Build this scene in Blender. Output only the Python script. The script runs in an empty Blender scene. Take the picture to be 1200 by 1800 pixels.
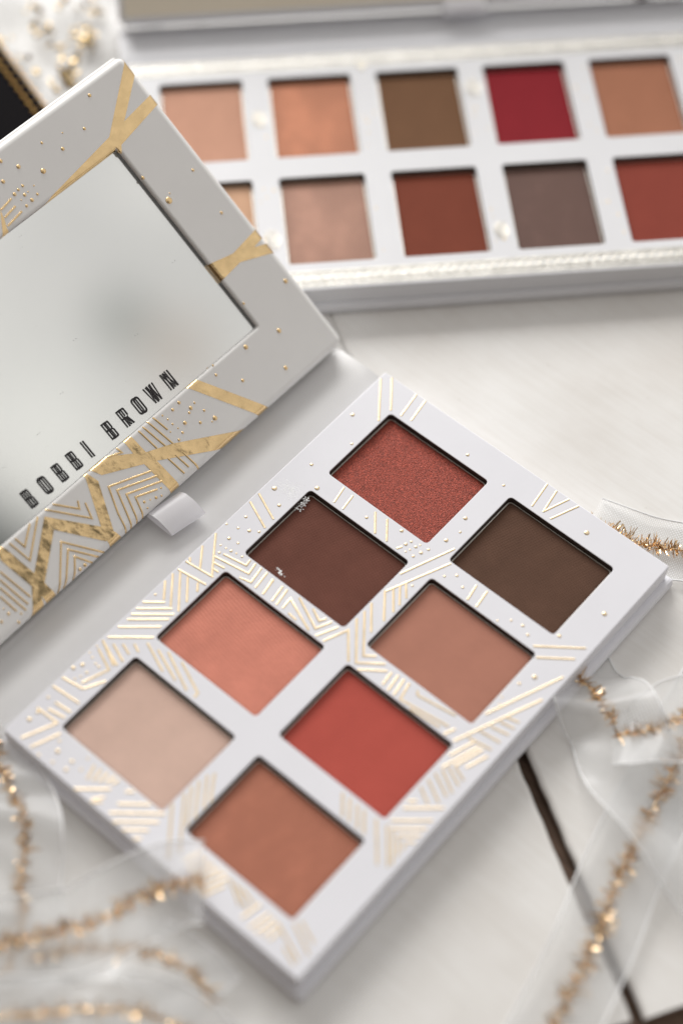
import bpy, bmesh, math, random
from mathutils import Matrix, Vector
random.seed(7)
S = 0.001                      # everything below is written in millimetres
sc = bpy.context.scene
col = sc.collection

# ------------------------------------------------------------------ camera
cam = bpy.data.cameras.new('camera'); camo = bpy.data.objects.new('camera', cam); col.objects.link(camo)
R = [(0.756716, 0.653648, 0.011158), (0.560366, -0.639745, -0.526039), (-0.336706, 0.404315, -0.850387)]
right, down, fwd = map(Vector, R)
m = Matrix((right, -down, -fwd)).transposed().to_4x4()
m.translation = Vector((144.499, -91.928, 341.932)) * S
camo.matrix_world = m
cam.sensor_fit = 'VERTICAL'; cam.sensor_height = 36; cam.sensor_width = 24
cam.lens = 63.3575
cam.shift_x = 0.02140; cam.shift_y = 0.03931
cam.clip_start = 0.01; cam.clip_end = 20
cam.dof.use_dof = True; cam.dof.focus_distance = 0.401; cam.dof.aperture_fstop = 4.1; cam.dof.aperture_blades = 9
sc.camera = camo

# ------------------------------------------------------------------ light: soft room light and one big window
w = bpy.data.worlds.new('World'); sc.world = w; w.use_nodes = True
nt = w.node_tree; N = nt.nodes; bg = N['Background']
tc = N.new('ShaderNodeTexCoord')
dot = N.new('ShaderNodeVectorMath'); dot.operation = 'DOT_PRODUCT'; dot.inputs[1].default_value = (0.12, 0.68, 0.72)
nt.links.new(tc.outputs['Generated'], dot.inputs[0])
mr = N.new('ShaderNodeMapRange'); mr.inputs['From Min'].default_value = -0.6; mr.inputs['From Max'].default_value = 1.0
nt.links.new(dot.outputs['Value'], mr.inputs['Value'])
cr = N.new('ShaderNodeValToRGB'); el = cr.color_ramp.elements
while len(el) < 4: el.new(0.5)
for e_, (p_, c_) in zip(el, ((0.0, (0.055, 0.042, 0.032)), (0.42, (0.145, 0.112, 0.085)), (0.74, (0.675, 0.655, 0.63)), (1.0, (0.82, 0.81, 0.805)))): e_.position = p_; e_.color = (*c_, 1)
nt.links.new(mr.outputs['Result'], cr.inputs['Fac'])
ns = N.new('ShaderNodeTexNoise'); ns.inputs['Scale'].default_value = 10.0; ns.inputs['Detail'].default_value = 1.5
nt.links.new(tc.outputs['Generated'], ns.inputs['Vector'])
cn = N.new('ShaderNodeValToRGB'); cn.color_ramp.elements[0].position = 0.30; cn.color_ramp.elements[0].color = (0.84, 0.84, 0.835, 1); cn.color_ramp.elements[1].position = 0.62; cn.color_ramp.elements[1].color = (1.03, 1.025, 1.01, 1)
nt.links.new(ns.outputs['Fac'], cn.inputs['Fac'])
mxw = N.new('ShaderNodeMix'); mxw.data_type = 'RGBA'; mxw.blend_type = 'MULTIPLY'; mxw.inputs['Factor'].default_value = 1.0
nt.links.new(cr.outputs['Color'], mxw.inputs['A']); nt.links.new(cn.outputs['Color'], mxw.inputs['B']); 
last = mxw.outputs['Result']
# soft bright and dark spots painted into the world colour as lid mirror reflections
for c_, r0_, r1_, tint_ in (((0.552, 0.335, 0.764), 0.0, 0.085, (1.14, 1.15, 1.14)), ((0.526, 0.399, 0.751), 0.004, 0.030, (0.66, 0.675, 0.665)), ((0.549, 0.410, 0.729), 0.008, 0.034, (0.84, 0.79, 0.755)), ((0.660, 0.050, 0.750), 0.225, 0.280, (0.09, 0.10, 0.10))):
    ds = N.new('ShaderNodeVectorMath'); ds.operation = 'DISTANCE'; ds.inputs[1].default_value = c_; nt.links.new(tc.outputs['Generated'], ds.inputs[0])
    m2 = N.new('ShaderNodeMapRange'); m2.interpolation_type = 'SMOOTHSTEP'; m2.inputs['From Min'].default_value = r0_; m2.inputs['From Max'].default_value = r1_; m2.inputs['To Min'].default_value = 1.0; m2.inputs['To Max'].default_value = 0.0
    nt.links.new(ds.outputs['Value'], m2.inputs['Value'])
    mk = N.new('ShaderNodeMix'); mk.data_type = 'RGBA'; mk.blend_type = 'MULTIPLY'; mk.inputs['B'].default_value = (*tint_, 1)
    nt.links.new(m2.outputs['Result'], mk.inputs['Factor']); nt.links.new(last, mk.inputs['A']); last = mk.outputs['Result']
nt.links.new(last, bg.inputs['Color'])
bg.inputs['Strength'].default_value = 0.98

def area(name, direction, dist, size, size_y, watts, colour):
    l = bpy.data.lights.new(name, 'AREA'); l.shape = 'RECTANGLE'; l.size = size; l.size_y = size_y; l.energy = watts; l.color = colour
    o = bpy.data.objects.new(name, l); col.objects.link(o)
    d = Vector(direction).normalized(); o.location = d * dist + Vector((0.02, 0.06, 0))
    o.rotation_euler = d.to_track_quat('Z', 'Y').to_euler()
area('window_light', (-0.74, 0.50, 0.48), 2.3, 1.7, 1.0, 60.0, (1.0, 0.985, 0.96))

vs = sc.view_settings; vs.view_transform = 'Standard'; vs.look = 'None'; vs.exposure = 0.06; vs.gamma = 1.0; vs.use_curve_mapping = False
sc.render.engine = 'CYCLES'; sc.cycles.use_denoising = True
sc.cycles.max_bounces = 12; sc.cycles.transparent_max_bounces = 24; sc.cycles.sample_clamp_indirect = 6.0

# traced artwork, millimetres on the tray and on the lid
TRAY_LINES=[[[-8.0,55.6],[-1.0,46.7]],[[-8.0,51.3],[-4.3,46.5]],[[-8.0,47.3],[-7.2,46.5]],[[-8.0,46.0],[-0.8,46.9]],[[-7.9,43.4],[-0.7,44.5]],[[-8.0,39.5],[-4.9,35.8]],[[-8.0,41.9],[-2.7,35.6]],[[-7.1,43.3],[-0.6,35.8]],[[-5.0,43.4],[-0.8,38.6]],[[-2.4,43.8],[-0.9,42.0]],[[-3.1,52.7],[2.6,53.8],[2.3,55.4]],[[-4.2,51.0],[4.4,52.6],[3.8,55.5]],[[-3.2,49.7],[-0.5,50.2]],[[3.5,50.6],[6.2,51.3],[5.5,55.5]],[[-2.2,48.5],[-0.8,48.6]],[[7.8,50.9],[7.2,55.5]],[[10.1,50.8],[9.2,55.1]],[[-7.9,32.4],[-4.3,35.5]],[[-7.8,30.4],[-2.1,35.4]],[[-7.6,28.7],[-0.8,34.6]],[[-7.4,27.2],[-0.8,33.0]],[[-7.6,24.6],[-0.8,30.6]],[[-7.5,21.4],[-0.2,27.7]],[[9.4,55.1],[10.1,50.8]],[[12.0,55.1],[12.7,50.8]],[[13.3,55.1],[14.0,50.8]],[[15.6,51.0],[15.3,53.8],[23.3,50.6]],[[17.3,50.9],[19.6,50.7]],[[16.5,55.3],[24.1,51.8],[25.7,55.3]],[[20.5,55.2],[23.5,53.7],[24.3,55.2]],[[25.3,50.5],[27.5,55.2]],[[27.3,50.6],[29.6,56.1],[34.5,50.4]],[[29.1,59.5],[35.9,51.2],[40.7,55.0]],[[29.2,62.0],[36.0,53.5],[38.1,55.2]],[[29.0,64.5],[33.6,58.9]],[[29.2,68.8],[33.7,63.0]],[[37.2,50.2],[42.1,54.0]],[[14.7,82.9],[18.3,78.5]],[[17.9,83.2],[21.5,78.6]],[[24.3,78.6],[24.9,79.8]],[[29.0,74.1],[33.9,86.9]],[[29.4,68.6],[35.6,83.4]],[[29.2,68.8],[33.9,62.8]],[[30.3,70.3],[34.0,65.8]],[[30.9,71.8],[33.9,68.0]],[[31.4,73.2],[33.9,70.3]],[[43.2,82.8],[44.0,78.6]],[[45.9,83.1],[46.5,78.5]],[[43.0,54.4],[43.4,50.9]],[[44.5,54.8],[45.1,50.6]],[[46.0,54.9],[46.7,50.6]],[[47.4,54.9],[48.3,50.7],[59.8,52.4]],[[51.2,50.3],[58.5,51.1]],[[49.7,54.6],[50.5,53.8],[59.3,55.3]],[[60.2,50.4],[61.2,52.8]],[[61.5,78.9],[70.2,85.8]],[[63.6,77.1],[70.0,82.2]],[[63.8,59.6],[70.7,77.1]],[[62.7,50.5],[70.6,70.0]],[[67.5,61.9],[70.2,62.7]],[[67.2,60.2],[70.3,60.9]],[[66.4,58.1],[70.3,59.0]],[[65.3,55.8],[70.0,56.5]],[[64.4,53.1],[69.7,54.0]],[[64.1,47.4],[66.0,53.1]],[[64.6,44.3],[67.4,52.9]],[[66.3,46.1],[68.4,52.9]],[[68.3,47.4],[70.0,52.4]],[[64.0,38.1],[67.5,36.2]],[[64.1,40.4],[69.0,37.8]],[[64.3,42.4],[69.3,39.9]],[[64.9,44.0],[69.7,41.3]],[[65.6,45.2],[69.6,43.4]],[[66.6,46.2],[69.7,44.9]],[[64.1,34.0],[65.4,35.2]],[[64.3,32.2],[70.5,37.6]],[[64.2,28.5],[70.5,34.0]],[[65.2,27.1],[70.7,31.8]],[[67.2,26.8],[70.7,29.9]],[[69.3,26.9],[70.8,28.1]],[[61.7,26.9],[68.1,19.6]],[[64.2,27.3],[70.0,20.6]],[[65.9,27.0],[70.3,21.6]],[[67.7,26.7],[70.0,23.7]],[[69.3,26.5],[70.0,25.4]],[[53.0,26.8],[56.3,22.9]],[[54.9,26.9],[58.0,22.9]],[[56.9,26.8],[60.2,22.8]],[[58.7,26.8],[61.9,22.8]],[[11.9,-8.0],[17.4,-3.3]],[[20.0,-1.7],[21.4,-0.6]],[[16.3,-7.8],[18.1,-6.5]],[[20.7,-4.6],[25.7,-0.5]],[[20.8,-7.1],[29.3,-0.0]],[[22.7,-8.0],[29.6,-2.1]],[[25.3,-8.0],[29.3,-4.7]],[[28.2,-8.0],[29.4,-6.9]],[[12.3,-4.8],[11.2,-1.6]],[[13.5,-4.3],[12.8,-1.3]],[[14.6,-3.7],[14.4,-1.0]],[[15.7,-2.9],[16.0,-0.6]],[[16.8,-2.3],[17.3,-0.7]],[[16.2,-7.3],[17.7,-5.3]],[[30.7,13.1],[34.4,7.8]],[[29.9,11.8],[34.3,5.9]],[[29.5,9.8],[34.4,3.2]],[[29.2,7.9],[34.3,1.0]],[[29.2,5.8],[37.2,-4.2]],[[28.8,2.6],[36.3,-6.5]],[[38.9,-4.7],[40.3,-1.1]],[[40.3,-5.5],[42.0,-1.3]],[[41.6,-6.3],[43.7,-1.3]],[[42.7,-7.0],[45.3,-1.3]],[[43.8,-7.5],[46.8,-1.1]],[[45.2,-7.7],[48.0,-1.7]],[[46.6,-7.7],[48.5,-3.3]],[[48.2,-1.6],[53.4,-4.4]],[[49.8,-1.5],[55.1,-4.2]],[[51.4,-1.5],[55.5,-2.5]],[[55.4,-6.0],[56.3,-1.6]],[[57.8,-6.5],[58.8,-1.9]],[[59.4,-6.5],[60.1,-1.9]],[[60.8,-6.1],[61.3,-2.2]],[[62.4,-5.9],[62.6,-3.0]],[[61.4,-2.3],[69.3,-5.2]],[[63.8,-0.3],[70.0,-3.1]],[[65.4,-5.1],[69.1,-6.4]],[[64.5,1.0],[69.2,-0.8]],[[-8.0,112.0],[-0.6,102.4]],[[-6.2,113.9],[-0.4,106.5]],[[1.1,113.9],[2.3,106.8]],[[3.8,113.9],[4.9,107.4]],[[38.8,113.9],[39.8,106.9]],[[41.5,113.8],[42.6,107.3]],[[42.6,107.5],[44.9,113.8]],[[44.9,106.9],[47.6,113.8]],[[-7.9,69.6],[-0.9,66.6]],[[-7.9,66.7],[-0.8,63.7]],[[5.3,83.3],[6.2,78.8]],[[8.2,82.9],[8.8,78.7]],[[-7.9,20.2],[-1.8,17.3]],[[-7.1,18.1],[-1.9,16.0],[-4.0,10.0]],[[-2.8,9.2],[-0.5,13.6]],[[-8.0,8.3],[-2.8,9.2]],[[-8.0,5.6],[-1.0,6.3]],[[-4.9,3.2],[-0.9,3.7]],[[-4.9,1.2],[-0.9,2.0]],[[-6.8,-0.1],[-1.0,0.2]],[[-4.3,-7.1],[-1.3,-0.1]],[[-1.4,-7.3],[1.0,-1.1]],[[-6.9,19.8],[-1.3,17.8]],[[-5.5,21.0],[-1.0,19.3]],[[-4.0,22.3],[-1.3,21.4]],[[-2.2,23.9],[-0.2,23.1]],[[-0.3,25.9],[6.8,23.1]],[[2.5,26.2],[10.2,23.3]],[[4.5,27.2],[13.6,23.1]],[[8.3,27.3],[15.8,24.2],[15.9,23.0]]]
TRAY_DOTS=[[-5.9,63.1,0.37],[-7.8,58.9,0.29],[-5.2,59.8,0.32],[-2.9,60.9,0.44],[-1.1,62.1,0.34],[-4.9,56.5,0.44],[-2.6,56.9,0.32],[-5.1,54.0,0.25],[-3.7,54.2,0.25],[-2.4,54.4,0.37],[-4.0,52.4,0.34],[-1.1,54.7,0.25],[0.4,54.9,0.32],[-7.2,35.6,0.32],[14.2,80.5,0.39],[22.2,82.9,0.46],[25.1,80.8,0.44],[25.6,82.1,0.32],[27.2,81.7,0.37],[27.6,82.7,0.25],[26.7,80.3,0.25],[26.3,79.3,0.25],[29.0,81.3,0.44],[29.7,83.0,0.37],[28.3,79.5,0.37],[30.7,94.7,0.51],[32.1,91.1,0.32],[31.1,87.4,0.51],[36.6,80.0,0.32],[38.5,81.9,0.37],[41.3,80.4,0.34],[32.9,73.6,0.29],[64.7,69.9,0.37],[66.2,73.2,0.58],[63.9,65.0,0.26],[64.6,63.3,0.26],[-6.2,99.8,0.5],[-1.1,93.5,0.36],[-4.2,83.2,0.43],[20.5,108.4,0.43],[31.7,107.2,0.36],[53.1,109.3,0.64],[68.2,95.2,0.57],[64.2,84.5,0.43],[59.0,80.3,0.36],[56.8,81.4,0.36],[54.2,80.8,0.28],[52.0,78.8,0.25],[-6.2,72.9,0.63],[-2.4,70.2,0.44],[0.9,79.2,0.59],[-7.8,11.4,0.47],[-6.9,13.2,0.47],[-4.9,12.5,0.33],[-5.7,9.8,0.28],[-5.2,11.0,0.25],[-6.6,15.8,0.28],[-5.0,15.2,0.28],[-4.0,15.1,0.33],[-6.8,3.1,0.33],[-6.0,-0.7,0.43],[-6.1,-3.0,0.52],[3.4,-4.3,0.52],[1.1,-7.4,0.33],[4.4,-6.7,0.33],[7.2,-4.0,0.43],[7.6,-6.1,0.43],[2.0,-2.4,0.33],[9.9,-4.1,0.33],[-7.8,16.3,0.25],[-7.7,18.4,0.25],[9.2,-1.4,0.28]]
LID_LINES=[[[-58.9,6.3],[-68.9,9.8],[-71.1,4.1],[-72.3,0.8]],[[-58.5,4.6],[-67.9,8.0],[-70.7,0.5]],[[-58.3,3.0],[-66.8,6.0],[-68.9,0.3]],[[-60.4,2.3],[-65.6,4.2],[-67.1,0.4]],[[-53.8,6.0],[-53.0,1.0]],[[-51.9,5.5],[-51.2,1.4]],[[-50.1,4.8],[-49.3,0.9]],[[-55.1,14.8],[-54.3,9.2]],[[-53.7,14.9],[-52.4,8.4]],[[-52.1,15.2],[-50.6,7.7]],[[-50.4,15.0],[-49.5,10.8]],[[-79.0,0.7],[-85.3,7.5],[-93.1,0.8]],[[-80.6,0.2],[-85.2,5.3],[-91.3,0.4]],[[-82.6,0.2],[-85.1,3.2],[-88.5,0.4]],[[-83.4,15.0],[-76.5,7.0],[-75.4,10.5]],[[-81.3,14.8],[-77.3,10.3],[-76.4,11.9]],[[-85.7,14.9],[-93.3,8.9],[-94.3,14.5]],[[-88.0,14.9],[-92.2,11.8],[-92.7,14.5]],[[-99.9,11.3],[-98.4,3.0]],[[-101.1,10.0],[-99.8,2.1]],[[-102.2,8.7],[-101.0,1.4]],[[-103.4,7.3],[-102.7,2.6]],[[-61.7,15.1],[-61.4,13.6],[-64.6,14.8]],[[-43.7,71.1],[-47.3,70.5]],[[-44.1,69.3],[-47.8,68.7]],[[-43.7,67.6],[-48.5,66.9]]]
LID_DOTS=[[-59.5,2.0,0.27],[-61.9,1.1,0.36],[-60.6,0.6,0.23],[-63.3,1.6,0.2],[-64.7,2.1,0.34],[-65.0,0.6,0.23],[-43.2,13.7,0.42],[-45.5,13.4,0.37],[-41.8,11.1,0.47],[-40.3,11.4,0.26],[-42.8,10.5,0.32],[-39.6,8.7,0.32],[-48.3,13.9,0.24],[-47.9,12.5,0.24],[-47.7,11.0,0.26],[-47.3,9.5,0.2],[-49.3,10.0,0.2],[-45.2,9.4,0.47],[-42.2,7.2,0.37],[-38.7,5.8,0.58],[-39.8,5.6,0.21],[-47.1,8.1,0.32],[-48.9,7.4,0.34],[-31.8,13.0,0.34],[-27.4,8.1,0.42],[-84.5,0.3,0.42],[-86.0,0.3,0.38],[-104.4,3.3,0.38],[-102.3,1.6,0.27],[-104.5,4.8,0.21],[-103.9,0.5,0.32],[-106.7,3.0,0.34],[-40.1,78.8,0.47],[-37.6,75.6,0.51],[-33.6,71.7,0.63],[-42.7,75.0,0.47],[-39.7,71.8,0.35],[-41.1,71.7,0.35],[-42.5,71.4,0.44],[-40.7,70.0,0.4],[-37.6,70.4,0.2],[-39.6,70.1,0.2],[-38.2,68.5,0.32],[-40.1,68.2,0.44],[-42.1,69.6,0.2],[-42.0,67.9,0.35],[-13.0,78.8,0.44],[-19.2,73.7,0.38],[-26.5,73.0,0.44],[-29.6,76.7,0.32],[-15.3,57.4,0.41],[-24.1,75.8,0.2],[-4.0,51.9,0.38],[-13.7,49.9,0.82],[-5.0,40.4,0.38],[-12.4,51.0,0.2],[-2.8,19.0,0.57],[-12.2,11.3,0.57],[-21.5,13.4,0.57],[-15.0,21.3,0.32],[-16.8,3.8,0.52],[-30.9,15.1,0.26]]
LID_BANDS=[[[-0.4,81.1],[-0.4,77.8],[-10.1,69.8],[-0.4,71.2],[-0.3,68.6],[-14.4,66.0],[-15.9,65.4],[-42.4,65.5],[-35.9,66.3],[-15.6,69.0]],[[0.1,32.8],[-0.1,30.3],[-3.9,29.6],[-0.0,27.9],[0.0,25.1],[-9.1,29.0],[-14.2,28.3],[-14.0,33.5],[-9.2,31.6]],[[-47.2,71.0],[-47.6,70.0],[-48.0,68.7],[-49.0,66.5],[-49.0,66.0],[-52.0,65.7]],[[-37.2,15.0],[-25.2,0.2],[-28.4,0.2],[-40.3,15.0]],[[-31.5,0.1],[-50.6,7.7],[-57.0,10.2],[-67.1,14.7],[-70.2,15.3],[-70.6,14.7],[-68.4,12.7],[-56.1,7.1],[-38.9,0.2]],[[-59.4,15.3],[-57.4,14.8],[-56.9,9.9],[-56.2,7.2],[-55.4,0.2],[-58.0,0.2],[-59.0,7.9],[-59.5,11.3]],[[-71.3,14.9],[-69.9,12.2],[-74.5,1.8],[-73.3,0.2],[-77.3,0.5],[-77.1,1.6],[-76.2,4.2],[-71.9,14.1]],[[-74.8,1.7],[-77.4,1.2],[-84.8,10.5],[-84.5,14.0],[-83.6,12.9],[-76.1,4.3]],[[-84.5,14.0],[-84.9,10.4],[-94.0,3.2],[-96.6,1.3],[-97.7,0.4],[-102.0,0.4],[-96.7,4.5],[-94.3,6.3]],[[-96.6,15.1],[-95.6,13.7],[-94.4,6.4],[-94.0,3.2],[-93.4,0.2],[-96.2,0.3],[-96.7,4.5],[-98.2,13.2]]]
SEQUINS=[(-160.7, 150.0, 3), (-156.6, 153.5, 3), (-155.7, 135.9, 3), (-150.0, 134.6, 3), (-153.6, 143.0, 5), (-154.1, 147.8, 5), (-145.3, 144.0, 5), (-141.0, 141.2, 5), (-137.9, 140.2, 6), (-146.9, 152.4, 5), (-142.7, 152.6, 6), (-139.5, 148.2, 6), (-140.2, 144.7, 4), (-137.8, 136.9, 5), (-135.2, 136.4, 5), (-136.3, 131.2, 3), (-151.7, 159.4, 4), (-148.7, 159.7, 4), (-146.6, 160.4, 3), (-143.6, 133.2, 2), (-132.0, 135.0, 4), (-162.2, 147.1, 2), (-140.3, 151.2, 4)]

# ------------------------------------------------------------------ materials
class Mat:
    def __init__(s, name):
        s.m = bpy.data.materials.new(name); s.m.use_nodes = True; s.t = s.m.node_tree; s.n = s.t.nodes
        s.b = s.n['Principled BSDF']; s.out = s.n['Material Output']
        s._mm = None
    def link(s, a, b): s.t.links.new(a, b)
    def mm(s, scale=(1, 1, 1), rot=(0, 0, 0)):
        if not s._mm: s._mm = s.n.new('ShaderNodeTexCoord').outputs['Object']
        mp = s.n.new('ShaderNodeMapping'); mp.inputs['Scale'].default_value = [1000 * k for k in scale]; mp.inputs['Rotation'].default_value = rot
        s.link(s._mm, mp.inputs['Vector']); return mp.outputs['Vector']
    def noise(s, scale, detail=4, rough=0.55, stretch=(1, 1, 1), rot=(0, 0, 0)):
        t = s.n.new('ShaderNodeTexNoise'); t.inputs['Scale'].default_value = scale; t.inputs['Detail'].default_value = detail; t.inputs['Roughness'].default_value = rough
        s.link(s.mm(stretch, rot), t.inputs['Vector']); return t.outputs['Fac']
    def wave(s, period, rot, distort=0.0):
        t = s.n.new('ShaderNodeTexWave'); t.inputs['Scale'].default_value = 0.314 / period; t.inputs['Distortion'].default_value = distort
        s.link(s.mm(rot=rot), t.inputs['Vector']); return t.outputs['Fac']
    def math(s, op, a, b):
        t = s.n.new('ShaderNodeMath'); t.operation = op
        for k, v in enumerate((a, b)):
            if isinstance(v, (int, float)): t.inputs[k].default_value = v
            else: s.link(v, t.inputs[k])
        return t.outputs[0]
    def ramp(s, fac, *stops):
        r = s.n.new('ShaderNodeValToRGB'); e = r.color_ramp.elements
        while len(e) < len(stops): e.new(0.5)
        for k, (p, c) in enumerate(stops): e[k].position = p; e[k].color = (*c, 1) if len(c) == 3 else c
        s.link(fac, r.inputs['Fac']); return r.outputs['Color']
    def bump(s, height, strength, dist_mm, normal=None):
        b = s.n.new('ShaderNodeBump'); b.inputs['Strength'].default_value = strength; b.inputs['Distance'].default_value = dist_mm * S
        s.link(height, b.inputs['Height'])
        if normal: s.link(normal, b.inputs['Normal'])
        s.link(b.outputs['Normal'], s.b.inputs['Normal']); return b.outputs['Normal']
    def set(s, **k):
        for a, v in k.items():
            i = s.b.inputs[{'base': 'Base Color', 'rough': 'Roughness', 'metal': 'Metallic', 'spec': 'Specular IOR Level', 'sheen': 'Sheen Weight', 'trans': 'Transmission Weight', 'ior': 'IOR', 'coat': 'Coat Weight', 'sss': 'Subsurface Weight'}[a]]
            if isinstance(v, (int, float)): i.default_value = v
            elif isinstance(v, tuple): i.default_value = (*v, 1)
            else: s.link(v, i)
        return s

def srgb(r, g, b):
    f = lambda c: (c / 255 / 12.92) if c <= 10 else ((c / 255 + 0.055) / 1.055) ** 2.4
    return (f(r), f(g), f(b))
def shade(c, k): return tuple(min(1, x * k) for x in c)

def card(name, base, rough=0.42):
    M = Mat(name); M.set(rough=rough, spec=0.4)
    n = M.noise(0.07, 5); M.set(base=M.ramp(n, (0.3, shade(base, 0.965)), (0.7, base)))
    f = M.noise(9, 3); M.bump(f, 0.12, 0.02)
    return M.m
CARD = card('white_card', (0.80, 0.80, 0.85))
CARD_SPINE_SHADED = card('white_card_spine_shaded', (0.74, 0.735, 0.735))  # spine copy of the white card, colour darkened for the shade under the lid
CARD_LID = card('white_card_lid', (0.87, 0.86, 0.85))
CARD_REAR = card('white_card_rear', (0.75, 0.755, 0.785))
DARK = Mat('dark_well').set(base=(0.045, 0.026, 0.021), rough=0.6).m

def foil(name, c, rough=0.24, crinkle=0.25):
    M = Mat(name); M.set(metal=1.0)
    n = M.noise(0.30, 1.5, 0.5); n2 = M.noise(1.6, 2, 0.5)
    M.set(base=M.ramp(n, (0.25, shade(c, 0.86)), (0.75, shade(c, 1.06))), rough=M.ramp(n2, (0.2, (rough * .75,) * 3), (0.8, (rough * 1.35,) * 3)))
    M.bump(M.math('ADD', n, M.math('MULTIPLY', n2, 0.10)), crinkle, 1.1)
    return M.m
GOLD = foil('gold_foil', (0.87, 0.63, 0.335), 0.18, 0.20)
GOLD_LINE = foil('gold_foil_fine', (0.86, 0.62, 0.33), 0.2, 0.0)
GOLD_PALE = foil('pale_gold_foil', (0.84, 0.68, 0.46), 0.36, 0.0)
SILVER_FOIL = foil('champagne_foil', (0.72, 0.68, 0.60), 0.28, 0.2)
CHAMPAGNE = foil('soft_champagne_foil', (0.52, 0.515, 0.50), 0.5, 0.1)
BEIGE = card('beige_print', (0.80, 0.72, 0.59))
TINSEL = Mat('gold_tinsel').set(base=(0.74, 0.54, 0.33), metal=1.0, rough=0.22).m
TINSEL_DEEP = Mat('deep_gold_beads').set(base=(0.92, 0.56, 0.18), metal=1.0, rough=0.28).m
TIN = Mat('tin_pan').set(base=(0.86, 0.82, 0.75), metal=1.0, rough=0.42).m
MIRROR = Mat('mirror_silver').set(base=(0.90, 0.895, 0.88), metal=1.0, rough=0.0).m
GLASS = Mat('clear_glass').set(base=(0.99, 0.995, 0.99), rough=0.0, trans=1.0, ior=1.5).m
INK = Mat('black_ink').set(base=(0.012, 0.008, 0.010), rough=0.35).m
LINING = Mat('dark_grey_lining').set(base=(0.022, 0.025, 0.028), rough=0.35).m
BLACK = Mat('black_leather'); BLACK.set(base=(0.008, 0.007, 0.008), rough=0.85, spec=0.04); BLACK.bump(BLACK.noise(2.5, 4), 0.4, 0.2); BLACK = BLACK.m

def satin():
    M = Mat('white_satin'); M.set(base=(0.95, 0.94, 0.97), rough=0.35, sheen=0.4)
    M.bump(M.math('ADD', M.wave(0.45, (0, 0, 1.57), 0.4), M.noise(2, 3)), 0.25, 0.08)
    tl = M.n.new('ShaderNodeBsdfTranslucent'); tl.inputs['Color'].default_value = (0.93, 0.93, 0.96, 1); mx = M.n.new('ShaderNodeMixShader'); mx.inputs[0].default_value = 0.35
    M.link(M.b.outputs[0], mx.inputs[1]); M.link(tl.outputs[0], mx.inputs[2]); M.link(mx.outputs[0], M.out.inputs['Surface']); return M.m
SATIN = satin()

def organza():
    M = Mat('sheer_organza')
    M.n.remove(M.b)
    d = M.n.new('ShaderNodeBsdfDiffuse'); d.inputs['Color'].default_value = (0.88, 0.89, 0.90, 1)
    t = M.n.new('ShaderNodeBsdfTranslucent'); t.inputs['Color'].default_value = (0.86, 0.87, 0.88, 1)
    g = M.n.new('ShaderNodeBsdfGlossy'); g.inputs['Color'].default_value = (0.9, 0.9, 0.92, 1); g.inputs['Roughness'].default_value = 0.3
    a = M.n.new('ShaderNodeMixShader'); a.inputs[0].default_value = 0.45; M.link(d.outputs[0], a.inputs[1]); M.link(t.outputs[0], a.inputs[2])
    b = M.n.new('ShaderNodeMixShader'); b.inputs[0].default_value = 0.05; M.link(a.outputs[0], b.inputs[1]); M.link(g.outputs[0], b.inputs[2])
    tr = M.n.new('ShaderNodeBsdfTransparent'); mx = M.n.new('ShaderNodeMixShader')
    weave = M.math('ADD', M.wave(0.6, (0, 0, 0.5), 0.3), M.wave(0.6, (0, 0, 2.07), 0.3))
    dens = M.math('ADD', M.math('MULTIPLY', weave, 0.24), M.math('MULTIPLY', M.noise(0.13, 3), 0.36))
    M.link(M.math('ADD', dens, 0.01), mx.inputs[0])
    M.link(tr.outputs[0], mx.inputs[1]); M.link(b.outputs[0], mx.inputs[2]); M.link(mx.outputs[0], M.out.inputs['Surface'])
    return M.m
ORGANZA = organza()
THREAD = Mat('white_thread').set(base=(0.86, 0.87, 0.88), rough=0.5).m

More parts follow.
